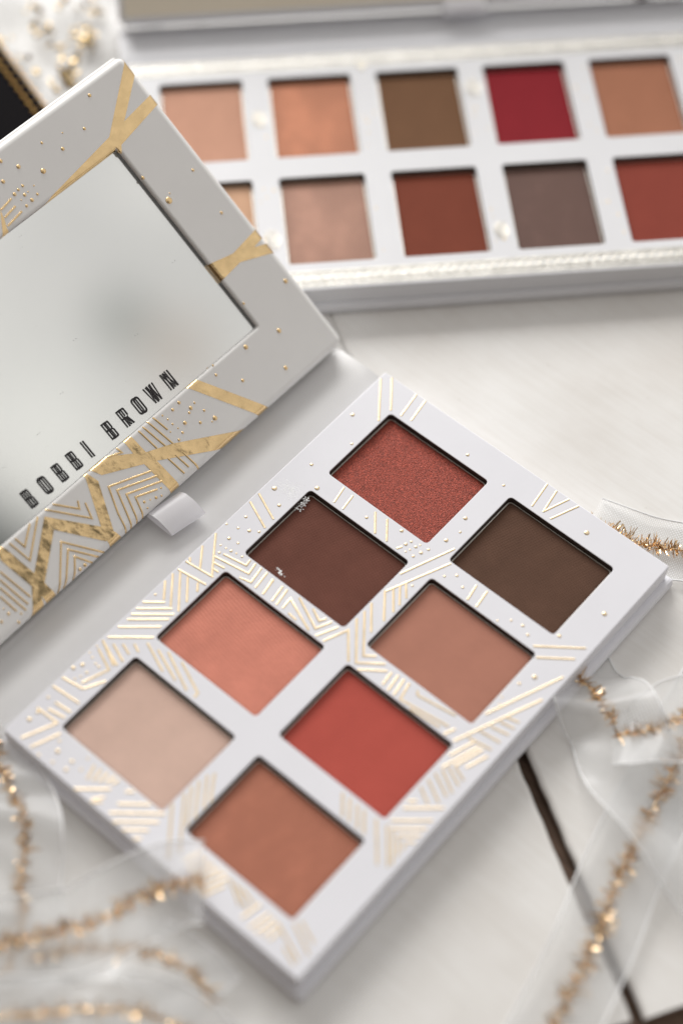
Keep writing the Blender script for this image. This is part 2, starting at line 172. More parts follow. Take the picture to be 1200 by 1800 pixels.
def powder(name, c, kind):
    M = Mat(name); M.set(rough=0.85, spec=0.15)
    big = M.noise(0.16, 4, 0.6); fine = M.noise(7, 3, 0.7)
    lo, hi = shade(c, 0.90), shade(c, 1.08)
    if kind == 'shimmer':
        g = M.noise(5.0, 2, 0.8); v = M.n.new('ShaderNodeTexVoronoi'); v.inputs['Scale'].default_value = 5.2; M.link(M.mm(), v.inputs['Vector'])
        sp = M.ramp(v.outputs['Color'], (0.25, shade(c, 0.62)), (0.55, c), (0.95, shade(c, 1.7)))
        M.set(base=sp, metal=0.4, rough=0.45, spec=0.5); M.bump(M.math('ADD', v.outputs['Distance'], g), 0.8, 0.16)
    elif kind == 'satin':
        sm = M.noise(0.22, 5, 0.65, (1, 0.6, 1), (0, 0, 0.6))
        M.set(base=M.ramp(sm, (0.30, shade(c, 0.93)), (0.55, c), (0.80, shade(c, 1.18))), metal=0.12, rough=0.55)
        M.bump(M.math('ADD', M.math('MULTIPLY', sm, 0.9), M.math('MULTIPLY', fine, 0.35)), 0.35, 0.3)
    elif kind == 'pearl':
        sm = M.noise(0.11, 3, 0.5, (1, 0.7, 1), (0, 0, 0.6))
        M.set(base=M.ramp(sm, (0.32, shade(c, 0.92)), (0.5, c), (0.70, shade(c, 1.24))), metal=0.15, rough=0.5); M.bump(fine, 0.4, 0.1)
    elif kind == 'linen':
        wv = M.math('ADD', M.wave(0.62, (0, 0, 0.35), 0.6), M.wave(0.62, (0, 0, 1.92), 0.6))
        M.set(base=M.ramp(big, (0.3, lo), (0.7, hi))); M.bump(M.math('ADD', M.math('MULTIPLY', wv, 0.3), M.math('MULTIPLY', fine, 0.9)), 0.7, 0.13)
    elif kind == 'ripple':
        wv = M.wave(0.75, (0, 0, 1.75), 2.5)
        M.set(base=M.ramp(big, (0.3, lo), (0.7, hi)), metal=0.05, rough=0.6); M.bump(M.math('ADD', M.math('MULTIPLY', wv, 0.5), M.math('MULTIPLY', M.noise(1.6, 4), 1.2)), 0.45, 0.14)
    else:
        M.set(base=M.ramp(big, (0.3, shade(c, 0.95)), (0.7, shade(c, 1.04)))); M.bump(M.math('ADD', fine, M.math('MULTIPLY', M.noise(1.2, 4), 0.22)), 0.65, 0.12)
    return M.m

def paint():
    M = Mat('white_painted_wood'); M.set(spec=0.45)
    ang = math.radians(30)
    st = M.noise(0.9, 6, 0.6, (0.07, 1.0, 1.0), (0, 0, ang)); cl = M.noise(0.022, 5, 0.6); spk = M.noise(0.55, 2, 0.5)
    c1 = M.ramp(M.math('ADD', M.math('MULTIPLY', st, 0.28), M.math('MULTIPLY', cl, 0.72)), (0.36, (0.70, 0.675, 0.645)), (0.60, (0.80, 0.79, 0.775)))
    mx = M.n.new('ShaderNodeMix'); mx.data_type = 'RGBA'; mx.blend_type = 'MULTIPLY'
    M.link(M.ramp(spk, (0.20, (0.72, 0.69, 0.65)), (0.27, (1, 1, 1))), mx.inputs['B']); M.link(c1, mx.inputs['A']); mx.inputs['Factor'].default_value = 0.8
    M.set(base=mx.outputs['Result'], rough=M.ramp(cl, (0.3, (0.34,) * 3), (0.7, (0.50,) * 3)))
    M.bump(M.math('ADD', st, M.math('MULTIPLY', M.noise(0.25, 4), 0.8)), 0.11, 0.2)
    return M.m
PAINT = paint()
def raw_wood():
    M = Mat('dark_brown_wood'); M.set(rough=0.8)
    g = M.noise(0.8, 5, 0.6, (0.08, 1, 1), (0, 0, math.radians(30)))
    M.set(base=M.ramp(g, (0.3, (0.07, 0.042, 0.028)), (0.7, (0.17, 0.105, 0.072)))); M.bump(g, 0.6, 0.5); return M.m
WOOD = raw_wood()

# ------------------------------------------------------------------ mesh helpers (millimetres in, metres out)
def mesh_obj(name, verts, faces, mats, parent=None, smooth=False, idx=None):
    me = bpy.data.meshes.new(name); me.from_pydata([(x * S, y * S, z * S) for x, y, z in verts], [], faces); me.update()
    for mt in (mats if isinstance(mats, (list, tuple)) else [mats]): me.materials.append(mt)
    if idx: me.polygons.foreach_set('material_index', idx)
    if smooth: me.polygons.foreach_set('use_smooth', [True] * len(me.polygons))
    o = bpy.data.objects.new(name, me); col.objects.link(o); o.parent = parent
    return o
def from_bm(name, bm, mats, parent=None, smooth=False):
    me = bpy.data.meshes.new(name); bmesh.ops.scale(bm, vec=(S, S, S), verts=bm.verts); bmesh.ops.recalc_face_normals(bm, faces=bm.faces)
    bm.to_mesh(me); bm.free()
    for mt in (mats if isinstance(mats, (list, tuple)) else [mats]): me.materials.append(mt)
    if smooth: me.polygons.foreach_set('use_smooth', [True] * len(me.polygons))
    o = bpy.data.objects.new(name, me); col.objects.link(o); o.parent = parent
    return o
def empty(name, loc=(0, 0, 0), rz=0.0):
    o = bpy.data.objects.new(name, None); col.objects.link(o); o.location = [c * S for c in loc]; o.rotation_euler = (0, 0, rz); o.empty_display_size = 0.01
    return o
def tag(o, label=None, cat=None, group=None, kind=None):
    for k, v in (('label', label), ('category', cat), ('group', group), ('kind', kind)):
        if v: o[k] = v
    return o
def rrect(x0, y0, x1, y1, r, n=4):
    r = max(r, 0.02); out = []
    for cx, cy, a0 in ((x1 - r, y1 - r, 0), (x0 + r, y1 - r, 90), (x0 + r, y0 + r, 180), (x1 - r, y0 + r, 270)):
        for k in range(n + 1):
            a = math.radians(a0 + 90 * k / n); out.append((cx + r * math.cos(a), cy + r * math.sin(a)))
    return out
def plate(name, outer, holes, z_top, z_bot, c_out, c_hole, r_out, r_hole, mats, parent, seg=4, bottom=True):
    """a slab with rounded upper edges and rectangular openings; material 1 lines the openings"""
    bm = bmesh.new()
    def rings(rect, c, r, sign):
        x0, y0, x1, y1 = rect; rs = []
        for k in range(seg + 1):
            a = math.radians(90 * k / seg); i = c * (1 - math.sin(a)) * sign
            rs.append([bm.verts.new((x, y, z_top - c * (1 - math.cos(a)))) for x, y in rrect(x0 + i, y0 + i, x1 - i, y1 - i, r - i)])
        rs.append([bm.verts.new((x, y, z_bot)) for x, y in rrect(x0, y0, x1, y1, r)])
        return rs
    allr = [(rings(outer, c_out, r_out, 1), 0)] + [(rings(h, c_hole, r_hole, -1), 1) for h in holes]
    edges = []
    for rs, mi in allr:
        n = len(rs[0])
        for a, b in zip(rs[:-1], rs[1:]):
            for k in range(n):
                f = bm.faces.new((a[k], a[(k + 1) % n], b[(k + 1) % n], b[k])); f.material_index = mi if (b is rs[-1]) else 0; f.smooth = b is not rs[-1]
        edges += [bm.edges.get((rs[0][k], rs[0][(k + 1) % n])) for k in range(n)]
    bmesh.ops.triangle_fill(bm, use_beauty=True, edges=edges, normal=(0, 0, 1))
    if bottom and not holes: bm.faces.new(allr[0][0][-1])
    return from_bm(name, bm, mats, parent)
def slab(name, x0, y0, x1, y1, z0, z1, bev, mats, parent, segs=3):
    bm = bmesh.new(); bmesh.ops.create_cube(bm, size=1)
    bmesh.ops.scale(bm, vec=(x1 - x0, y1 - y0, z1 - z0), verts=bm.verts); bmesh.ops.translate(bm, vec=((x0 + x1) / 2, (y0 + y1) / 2, (z0 + z1) / 2), verts=bm.verts)
    bmesh.ops.bevel(bm, geom=bm.edges[:], offset=bev, segments=segs, profile=0.5, affect='EDGES')
    return from_bm(name, bm, mats, parent)
def ridge(name, pts, w, h, mat, parent, mapf=None, z=0.0):
    """an embossed line: a low half-round ridge along a polyline"""
    P = [Vector(p).to_2d() for p in pts]
    if mapf:
        Q = []
        for a, b in zip(P[:-1], P[1:]):
            n = max(1, int((b - a).length / 0.45)); Q += [a.lerp(b, k / n) for k in range(n)]
        P = Q + [P[-1]]
    prof = [(-1, 0), (-0.88, 0.62), (-0.7, 0.93), (0, 1), (0.7, 0.93), (0.88, 0.62), (1, 0)]; V = []; F = []; n = len(P)
    for i, p in enumerate(P):
        a = (p - P[i - 1]).normalized() if i else None; b = (P[i + 1] - p).normalized() if i < n - 1 else None
        t = (a + b) if (a and b) else (a or b)
        t = t.normalized() if t.length > 1e-6 else b
        k = 1 / max(0.45, t.dot(a or t)); nn = Vector((-t.y, t.x)) * k
        for q, hh in prof:
            x, y = p + nn * (q * w / 2)
            V.append(mapf(x, y, z + hh * h) if mapf else (x, y, z + hh * h))
    m = len(prof)
    for i in range(n - 1):
        for k in range(m - 1): F.append((i * m + k, i * m + k + 1, (i + 1) * m + k + 1, (i + 1) * m + k))
    return mesh_obj(name, V, F, mat, parent, smooth=True)
DOTME = {}
def dot_obj(name, x, y, z, r, mat, parent):
    if mat.name not in DOTME:
        V = [(0, 0, .36)]; F = []; n = 14
        for rr, zz in ((0.45, .33), (0.75, .24), (0.93, .11), (1.0, 0.0)):
            V += [(rr * math.cos(2 * math.pi * k / n), rr * math.sin(2 * math.pi * k / n), zz) for k in range(n)]
        F = [(0, 1 + k, 1 + (k + 1) % n) for k in range(n)]
        for q in range(3):
            F += [(1 + q * n + k, 1 + (q + 1) * n + k, 1 + (q + 1) * n + (k + 1) % n, 1 + q * n + (k + 1) % n) for k in range(n)]
        me = bpy.data.meshes.new(name); me.from_pydata([(a * S, b * S, c * S) for a, b, c in V], [], F); me.materials.append(mat)
        me.polygons.foreach_set('use_smooth', [True] * len(F)); DOTME[mat.name] = me
    o = bpy.data.objects.new(name, DOTME[mat.name]); col.objects.link(o); o.parent = parent; o.location = (x * S, y * S, z * S); o.scale = (r, r, min(r, .55))
    return o
def tube(pts, r, n=6):
    V = []; F = []
    P = [Vector(p) for p in pts]
    for i, p in enumerate(P):
        t = (P[min(i + 1, len(P) - 1)] - P[max(i - 1, 0)]).normalized(); u = t.orthogonal().normalized() if abs(t.z) > .95 else t.cross(Vector((0, 0, 1))).normalized(); v = t.cross(u)
        for k in range(n):
            a = 2 * math.pi * k / n; V.append(tuple(p + u * (r * math.cos(a)) + v * (r * math.sin(a))))
    for i in range(len(P) - 1):
        for k in range(n): F.append((i * n + k, i * n + (k + 1) % n, (i + 1) * n + (k + 1) % n, (i + 1) * n + k))
    return V, F
def spline(pts, per=10):
    P = [Vector(p) for p in pts]; P = [P[0] * 2 - P[1]] + P + [P[-1] * 2 - P[-2]]; out = []
    for i in range(1, len(P) - 2):
        a, b, c, d = P[i - 1:i + 3]
        for k in range(per):
            t = k / per; out.append(0.5 * ((2 * b) + (c - a) * t + (2 * a - 5 * b + 4 * c - d) * t * t + (3 * b - a - 3 * c + d) * t ** 3))
    return out + [P[-2]]

# ------------------------------------------------------------------ the tabletop: white painted planks with open joints
E1 = Vector((0.866, -0.5)); E2 = Vector((0.5, 0.866))
table = tag(empty('tabletop'), 'white painted plank tabletop with a dark open joint', kind='structure')
def plank(a0, a1, b0, b1, seed, close=0.0):
    rnd = random.Random(seed); V = []; F = []
    na = int((a1 - a0) / 2.0)
    lo = []; hi = []
    j0 = j1 = 0.0
    for i in range(na + 1):
        a = a0 + (a1 - a0) * i / na
        j0 = j0 * .8 + rnd.uniform(-.2, .2); j1 = j1 * .8 + rnd.uniform(-.2, .2)
        cl = close * min(1, max(0, (-20 - a) / 25)); j1 += cl
        rows = [(b0 + j0, -14), (b0 + j0, -1.0), (b0 + j0 + .35, -.3), (b0 + j0 + 1.0, 0), (b1 + j1 - 1.0, 0), (b1 + j1 - .35, -.3), (b1 + j1, -1.0), (b1 + j1, -14)]; j1 -= cl
        for b, z in rows: p = E1 * a + E2 * b; V.append((p.x, p.y, z))
    idx = []
    for i in range(na):
        for k in range(7):
            F.append((i * 8 + k, i * 8 + k + 1, i * 8 + 9 + k, i * 8 + 8 + k)); idx.append(1 if k in (0, 6) else 0)
    F += [tuple(range(8)), tuple(range(na * 8 + 7, na * 8 - 1, -1))]; idx += [1, 1]
    bm = bmesh.new(); vv = [bm.verts.new(v) for v in V]
    for f, ii in zip(F, idx): q = bm.faces.new([vv[k] for k in f]); q.material_index = ii
    return from_bm('plank', bm, [PAINT, WOOD], table)
plank(-420, 92.0, -154, -32.0, 1); plank(-420, 92.0, -29.3, 87.9, 2, 2.35); plank(-420, 92.6, 90.4, 208, 3); plank(-420, 92.2, 210.8, 330, 4)
bm = bmesh.new(); bmesh.ops.create_cube(bm, size=1); bmesh.ops.scale(bm, vec=(760, 620, 8), verts=bm.verts); bmesh.ops.rotate(bm, matrix=Matrix.Rotation(math.radians(-30), 3, 'Z'), verts=bm.verts)
bmesh.ops.translate(bm, vec=(-70, 140, -7.5), verts=bm.verts); from_bm('under_board', bm, WOOD, table)
def cross_plank():
    bm = bmesh.new(); bmesh.ops.create_cube(bm, size=1); bmesh.ops.scale(bm, vec=(110, 500, 14), verts=bm.verts); bmesh.ops.bevel(bm, geom=bm.edges[:], offset=0.8, segments=2, affect='EDGES')
    bmesh.ops.rotate(bm, matrix=Matrix.Rotation(math.radians(-30), 3, 'Z'), verts=bm.verts); p = E1 * 151.5 + E2 * 90
    bmesh.ops.translate(bm, vec=(p.x, p.y, -7), verts=bm.verts); return from_bm('plank', bm, PAINT, table)
cross_plank()

# ------------------------------------------------------------------ palettes
TOP = 8.0           # upper face of the trays above the table
def pan(parent, x0, y0, x1, y1, mat, label):
    """pressed powder in a thin tin pan, sunk below the card"""
    e = tag(bpy.data.objects.new('powder_pan', None), label); col.objects.link(e); e.parent = parent; e.empty_display_size = .005
    e.location = (x0 * S, y0 * S, 0); X, Y = x1 - x0, y1 - y0
    g = 0.10; t = 0.30; zt = TOP - 1.45
    rings = []; V = []; F = []
    for inset, z in ((g, 3.2), (g, zt - .08), (g + .08, zt), (g + t, zt), (g + t + .02, zt - .5)):
        rings.append(len(V)); V += [(a, b, z) for a, b in rrect(inset, inset, X - inset, Y - inset, 0.95 - inset * .5)]
    n = len(V) // 5
    for q in range(4): F += [(q * n + k, q * n + (k + 1) % n, (q + 1) * n + (k + 1) % n, (q + 1) * n + k) for k in range(n)]
    F.append(tuple(range(n - 1, -1, -1)))
    mesh_obj('pan_rim', V, F, TIN, e)
    V = []; F = []; steps = ((g + t + .01, zt - .62), (g + t + .03, zt - .24), (g + t + .18, zt - .12), (g + t + .55, zt - .06))
    for inset, z in steps: V += [(a, b, z) for a, b in rrect(inset, inset, X - inset, Y - inset, 0.95 - inset * .5)]
    for q in range(3): F += [(q * n + k, q * n + (k + 1) % n, (q + 1) * n + (k + 1) % n, (q + 1) * n + k) for k in range(n)]
    F.append(tuple(range(3 * n, 4 * n)))
    mesh_obj('powder', V, F, mat, e)
    return e
def extrude_profile(name, prof, v0, v1, mat, parent, smooth=True, skew=0.0, div=1):
    V = []; F = []; n = len(prof)
    for j in range(div + 1):
        t = j / div; V += [(u + skew * t, v0 + (v1 - v0) * t, z) for u, z in prof]
    for j in range(div): F += [(j * n + k, j * n + k + 1, (j + 1) * n + k + 1, (j + 1) * n + k) for k in range(n - 1)]
    return mesh_obj(name, V, F, mat, parent, smooth)
def tray_and_board(root, x0, y0, x1, y1, holes, mat, spine_axis):
    slab('base_board', x0 - 1.6, y0 - 1.5, x1 + 1.8, y1 + 1.2, 0.0, 3.0, 1.1, mat, root)
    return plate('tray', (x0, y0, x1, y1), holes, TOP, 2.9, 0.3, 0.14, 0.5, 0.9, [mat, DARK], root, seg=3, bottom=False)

# front palette: eight pans in two columns, lid thrown back
front = tag(empty('eyeshadow_palette'), 'white eight-pan eyeshadow palette with gold foil lines and open mirrored lid', 'makeup palette')
PU, PV, DU, DV = 28.52, 22.0, 34.62, 27.95
holes = [(i * DU, j * DV, i * DU + PU, j * DV + PV) for i in (0, 1) for j in range(4)]
tray = tray_and_board(front, -8.5, -8.3, 71.8, 114.2, holes, CARD, 0)
SHADES = {(0, 3): ((142, 64, 50), 'shimmer', 'copper red shimmer powder'), (1, 3): ((90, 66, 54), 'linen', 'dark olive brown powder'),
          (0, 2): ((104, 66, 56), 'linen', 'deep plum brown powder with a white crumb'), (1, 2): ((172, 120, 103), 'matte', 'dusty tan pink powder'),
          (0, 1): ((199, 127, 109), 'ripple', 'peach powder with fine ripples'), (1, 1): ((176, 82, 72), 'matte', 'bright coral red powder'),
          (0, 0): ((206, 176, 162), 'matte', 'pale beige powder'), (1, 0): ((164, 106, 86), 'satin', 'warm bronze powder')}
for (i, j), (c, kind, lab) in SHADES.items():
    x0, y0 = i * DU, j * DV
    pan(front, x0, y0, x0 + PU, y0 + PV, powder(lab.replace(' ', '_'), shade(srgb(*c), 1.12), kind), lab)
for l in TRAY_LINES: ridge('foil_line', l, 0.54, 0.08, GOLD_PALE, tray, None, TOP - 0.005)
for x, y, r in TRAY_DOTS: dot_obj('foil_dot', x, y, TOP - 0.01, r, GOLD_PALE, tray)
spine_prof = [(-9.6, 0.2), (-9.6, 2.9), (-10.2, 2.45), (-11.0, 2.5), (-12.0, 2.95), (-16.0, 3.1), (-22.4, 3.0), (-23.6, 2.5), (-24.6, 2.5), (-25.8, 2.9), (-26.2, 2.2), (-26.0, 0.3)]
extrude_profile('spine', spine_prof, -9.8, 115.4, CARD_SPINE_SHADED, front, smooth=True, div=4)

# lid: local x runs along the hinge, y up the lid, z out of the mirror
LX, LY, LZ = Vector(((0.013922, 0.999900, -0.002574))), Vector(((-0.833393, 0.013026, 0.552527))), Vector(((0.552505, -0.005547, 0.833491)))
W_, ML, MB, MT = 124.4, 15.8, 15.2, 65.8          # lid block length and mirror opening
C_ = 0.8
def place_lid(o, origin):
    m = Matrix((LX, LY, LZ)).transposed().to_4x4(); m.translation = Vector(origin) * S; o.matrix_local = m
CO = 1.7; Y0 = -0.55      # softer outer edge
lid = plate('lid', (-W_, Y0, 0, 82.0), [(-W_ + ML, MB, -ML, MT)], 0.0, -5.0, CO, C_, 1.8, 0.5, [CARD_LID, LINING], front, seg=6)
place_lid(lid, (-22.057, 115.297, 8.048))
lid['label'] = 'raised lid with mirror, gold foil bands and black lettering'
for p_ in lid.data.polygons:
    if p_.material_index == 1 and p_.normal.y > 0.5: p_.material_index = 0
slab('cover_board', -W_ - 1.0, 1.6, 1.0, 83.0, -7.0, -5.02, 0.7, CARD_LID, lid)
slab('mirror_glass', -W_ + ML - .2, MB - .2, -ML + .2, MT + .2, -2.05, -0.85, 0.04, GLASS, lid, 1)
slab('mirror', -W_ + ML - .8, MB - .8, -ML + .8, MT + .8, -3.2, -2.08, 0.05, MIRROR, lid, 1)
def wrap(d, h, c=C_):
    if d >= c: return d, h
    a = min(math.pi / 2, (c - d) / c); ex = max(0.0, (c - d) - c * math.pi / 2)
    return c - (c + h) * math.sin(a), -c + (c + h) * math.cos(a) - ex
def lidmap(x, y, h):
    z = h
    if y < 6: d, z = wrap(y - Y0, h, CO); y = d + Y0
    elif 8 < y < 24 and -W_ + ML < x < -ML + 3: d, z = wrap(MB - y, h); y = MB - d
    elif 55 < y < 75 and -W_ + ML < x < -ML: d, z = wrap(y - MT, h); y = MT + d
    if x > -6: d, z2 = wrap(-x, h, CO); x = -d; z = min(z, z2)
    elif -20 < x < -8 and MB + 1 < y < MT - 1: d, z = wrap(x + ML, h); x = d - ML
    return (x, y, z)
def fix(p):
    x, y = p
    if y < 0.7: y = -2.3
    elif 14.1 < y < 15.6: y = 16.6
    elif 64.9 < y < 65.75 or (y < 66.2 and y > 60 and x < -45): y = 64.2
    if x > -0.6: x = 1.2 if y < 80 else 0.6
    elif -14.3 < x < -13.9: x = -17.2
    return (x, y)
for k, poly in enumerate(LID_BANDS):
    bm = bmesh.new(); vs_ = [bm.verts.new((*fix(p), 0)) for p in poly]; n = len(vs_)
    bmesh.ops.triangle_fill(bm, use_beauty=True, edges=[bm.edges.new((vs_[i], vs_[(i + 1) % n])) for i in range(n)], normal=(0, 0, 1))
    for d in (1.7, 1.4, 1.1, C_, .65, .5, .35, .2, .05, -.15, -.3, -.46, -.7, -.97):
        for co, no in (((0, Y0 + d, 0), (0, 1, 0)), ((0, MB - d, 0), (0, 1, 0)), ((0, MT + d, 0), (0, 1, 0)), ((-d, 0, 0), (1, 0, 0)), ((-ML + d, 0, 0), (1, 0, 0))):
            bmesh.ops.bisect_plane(bm, geom=bm.verts[:] + bm.edges[:] + bm.faces[:], plane_co=co, plane_no=no, dist=1e-5)
    for v in bm.verts: v.co = lidmap(v.co.x, v.co.y, 0.02 + 0.006 * k)
    o = from_bm('foil_band', bm, GOLD, lid, smooth=True)
for l in LID_LINES: ridge('foil_line', [(x, y if y > 0.9 else -0.8) for x, y in l], 0.45, 0.10, GOLD_LINE, lid, lidmap, 0.01)
for x, y, r in LID_DOTS: dot_obj('foil_dot', x, y, 0.0, r, GOLD_LINE, lid)

# lettering printed on the front of the mirror glass
def letter(ch, x, y, w, h, t):
    loops = []
    def box(a, b, c, d): loops.append(('o', [(a, b), (c, b), (c, d), (a, d)]))
    if ch == 'I': box(0, 0, t, h)
    if ch == 'O':
        loops += [('o', rrect(0, 0, w, h, w * .48, 6)), ('h', rrect(t, t, w - t, h - t, w * .48 - t * .7, 6))]
    if ch == 'B':
        r = .38; mid = h * .52
        out = [(0, 0)] + [(w - r + r * math.sin(a), r - r * math.cos(a)) for a in (0, .5, 1.0, 1.57)] + [(w, mid - .32), (w - .22, mid), (w - .08, mid + .3)] + [(w - .08 - r + r * math.cos(a), h - r + r * math.sin(a)) for a in (0, .5, 1.0, 1.57)] + [(0, h)]
        loops += [('o', out), ('h', rrect(t, t * .9, w - t, mid - t * .4, .16, 3)), ('h', rrect(t, mid + t * .45, w - t - .06, h - t * .9, .16, 3))]
    if ch == 'R':
        r = .38; mid = h * .47
        out = [(0, 0), (t, 0), (t, mid - t * .5), (t + .15, mid - t * .5), (w - t * .95, 0), (w + .08, 0), (w - .38, mid + .02), (w, mid + .42)] + [(w - r + r * math.cos(a), h - r + r * math.sin(a)) for a in (0, .5, 1.0, 1.57)] + [(0, h)]
        loops += [('o', out), ('h', rrect(t, mid + t * .4, w - t, h - t * .9, .16, 3))]
    if ch == 'N': loops.append(('o', [(0, 0), (t, 0), (t, h * .72), (w - t * 1.1, 0), (w, 0), (w, h), (w - t, h), (w - t, h * .28), (t * 1.1, h), (0, h)]))
    if ch == 'W':
        q = w / 4; loops.append(('o', [(q - t * .4, 0), (q + t * .55, 0), (2 * q, h * .62), (3 * q - t * .55, 0), (3 * q + t * .4, 0), (w + t * .35, h), (w - t * .6, h), (3 * q, h * .26), (2 * q + t * .5, h), (2 * q - t * .5, h), (q, h * .26), (t * .6, h), (-t * .35, h)]))
    bm = bmesh.new(); E = []
    for kind, pts in loops:
        vv = [bm.verts.new((x + a, y + b, -0.83)) for a, b in pts]; E += [bm.edges.new((vv[i], vv[(i + 1) % len(vv)])) for i in range(len(vv))]
    bmesh.ops.triangle_fill(bm, use_beauty=True, edges=E, normal=(0, 0, 1))
    g = bmesh.ops.extrude_face_region(bm, geom=bm.faces[:]); bmesh.ops.translate(bm, vec=(0, 0, 0.015), verts=[v for v in g['geom'] if isinstance(v, bmesh.types.BMVert)])
    return from_bm('letter', bm, INK, lid)
for ch, x, w in zip('BOBBIBROWN', (-84.8, -80.1, -75.6, -71.3, -66.7, -60.3, -55.7, -51.3, -47.0, -41.8), (1.55, 1.6, 1.5, 1.5, .4, 1.5, 1.6, 1.6, 2.0, 1.75)):
    letter(ch, x - .05, 16.7, w * 1.05, 4.35, 0.46)
V = []; F = []
for k in range(34):
    x, y, r = random.uniform(-100, -18), random.uniform(18, 64), random.uniform(.04, .10); b = len(V)
    V += [(x + r * math.cos(a * 1.257) * random.uniform(.6, 1.5), y + r * math.sin(a * 1.257), -.835) for a in range(5)] + [(x, y, -.80)]; F += [(b + a, b + (a + 1) % 5, b + 5) for a in range(5)]
tag(mesh_obj('dust_specks', V, F, INK, lid), kind='stuff')
# satin pull tab at the lid edge
tp = [Vector(p) for p in ((-23.9, 0, 6.2), (-22.0, 0, 7.3), (-19.6, 0, 7.2), (-17.4, 0, 6.3), (-16.2, 0, 5.5), (-16.3, 0, 4.9), (-17.6, 0, 4.7), (-20.0, 0, 4.8), (-23.9, 0, 5.2))]
tp = [(p.x, p.z) for p in spline(tp, 6)]
extrude_profile('ribbon_tab', tp, 50.0, 59.2, SATIN, front, smooth=True, skew=1.6, div=8)
# spilled powder crumbs and a flake
def crumbs(name, spots, parent, mat):
    V = []; F = []
    for x, y, z, r in spots:
        b = len(V); a0 = random.random() * 6
        V += [(x + r * math.cos(a0 + k * 2.09) * random.uniform(.6, 1.3), y + r * math.sin(a0 + k * 2.09) * random.uniform(.6, 1.3), z) for k in range(3)] + [(x + random.uniform(-.3, .3) * r, y, z + r * random.uniform(.12, .4))]
        F += [(b, b + 1, b + 2), (b, b + 1, b + 3), (b + 1, b + 2, b + 3), (b + 2, b, b + 3)]
    return mesh_obj(name, V, F, mat, parent)
CRUMB = Mat('white_crumb').set(base=(0.93, 0.94, 0.95), rough=0.4).m
sp = []
for k in range(420):
    t = random.gauss(0, 1); sp.append((-3.2 + random.gauss(0, 1.5), 75.0 + random.gauss(0, 1.2), TOP, random.uniform(.05, .17)))
for k in range(110):
    t = random.random(); sp.append((0.7 + random.gauss(0, .45), 73.2 + t * 4.2 - 1.2, TOP - 1.5 + random.uniform(0, 1.3), random.uniform(.10, .28)))
sp = [q for q in sp if not (q[0] > -.1 and q[2] >= TOP)]
tag(crumbs('powder_crumbs', sp, None, CRUMB), 'spilled white powder crumbs at the corner of the plum brown pan', 'crumbs', kind='stuff')
sp = [(8.6 + random.gauss(0, .75) , 58.2 + random.gauss(0, .3), TOP - 1.53, random.uniform(.15, .42)) for k in range(26)]
tag(crumbs('powder_flake', sp, None, CRUMB), 'small white flake lying on the plum brown powder', 'flake')

# rear palette: two rows of tall pans, lid standing open beyond
rear = tag(empty('eyeshadow_palette', (-66.276, 103.419, 0), 0.80817), 'long white eyeshadow palette with two rows of pans, out of focus behind', 'makeup palette')
RW, RDU, RH, RDV = 21.53, 28.13, 28.13, 35.17
NC = 6; RX1 = (NC - 1) * RDU + RW + 8.2
holes = [(i * RDU, j * RDV, i * RDU + RW, j * RDV + RH) for i in range(NC) for j in (0, 1)]
rtray = tray_and_board(rear, -8.2, -8.4, RX1, 71.6, holes, CARD_REAR, 1)
RS = [[((202, 163, 135), 'matte', 'pale sand powder'), ((150, 115, 100), 'pearl', 'pearly taupe powder'), ((120, 63, 48), 'matte', 'brick brown powder'), ((96, 73, 66), 'satin', 'cool plum grey powder'), ((134, 64, 53), 'matte', 'russet powder'), ((120, 84, 66), 'matte', 'soft brown powder')],
      [((200, 153, 131), 'matte', 'rosy beige powder'), ((168, 112, 86), 'pearl', 'caramel sheen powder'), ((115, 84, 62), 'matte', 'olive brown powder'), ((134, 36, 44), 'matte', 'crimson red powder'), ((164, 112, 88), 'matte', 'light cinnamon powder'), ((150, 90, 80), 'matte', 'rose brown powder')]]
for j in (0, 1):
    for i in range(NC):
        c, kind, lab = RS[j][i]; pan(rear, i * RDU, j * RDV, i * RDU + RW, j * RDV + RH, powder(lab.replace(' ', '_'), shade(srgb(*c), 1.12), kind), lab)
# lacy foil borders and motifs on the rear tray
def border(y0, y1):
    V = []; F = []
    def add(v, f): b = len(V); V.extend(v); F.extend([tuple(k + b for k in q) for q in f])
    for y in (y0 + .4, y1 - .4, y0 + 1.5): add(*tube([(-7.4, y, TOP), (RX1 - .8, y, TOP)], .16, 8))
    n = int((RX1 + 6.4) / 2.3)
    for k in range(n):
        x = -6.8 + k * 2.3; yc = (y0 + y1) / 2 + .5; ring = [(x + 1.0 * math.cos(a / 10 * 6.283) + .5 * math.sin(a / 10 * 6.283), yc + 1.15 * math.sin(a / 10 * 6.283), TOP + .02) for a in range(11)]
        add(*tube(ring, .13, 6))
    return tag(mesh_obj('foil_border', V, F, SILVER_FOIL, rtray, smooth=True), kind='stuff')
for y0_, y1_ in ((-7.7, -2.3), (65.9, 71.1)): mesh_obj('foil_band', [(-7.6, y0_, TOP + .03), (RX1 - .6, y0_, TOP + .03), (RX1 - .6, y1_, TOP + .03), (-7.6, y1_, TOP + .03)], [(0, 1, 2, 3)], CHAMPAGNE, rtray)
border(-7.6, -2.6); border(66.0, 70.9)
def motif(x, y, s):
    V = []; F = []
    def add(v, f): b = len(V); V.extend(v); F.extend([tuple(k + b for k in q) for q in f])
    for rr in (s, s * .72, s * .45): add(*tube([(x + rr * math.cos(a * math.pi / 3) * .62, y + rr * math.sin(a * math.pi / 3), TOP) for a in range(7)], .14, 6))
    for a in range(6): add(*tube([(x, y, TOP), (x + s * .55 * math.cos(a * math.pi / 3 + .5), y + s * .9 * math.sin(a * math.pi / 3 + .5), TOP)], .12, 6))
    return mesh_obj('foil_motif', V, F, SILVER_FOIL, rtray, smooth=True)
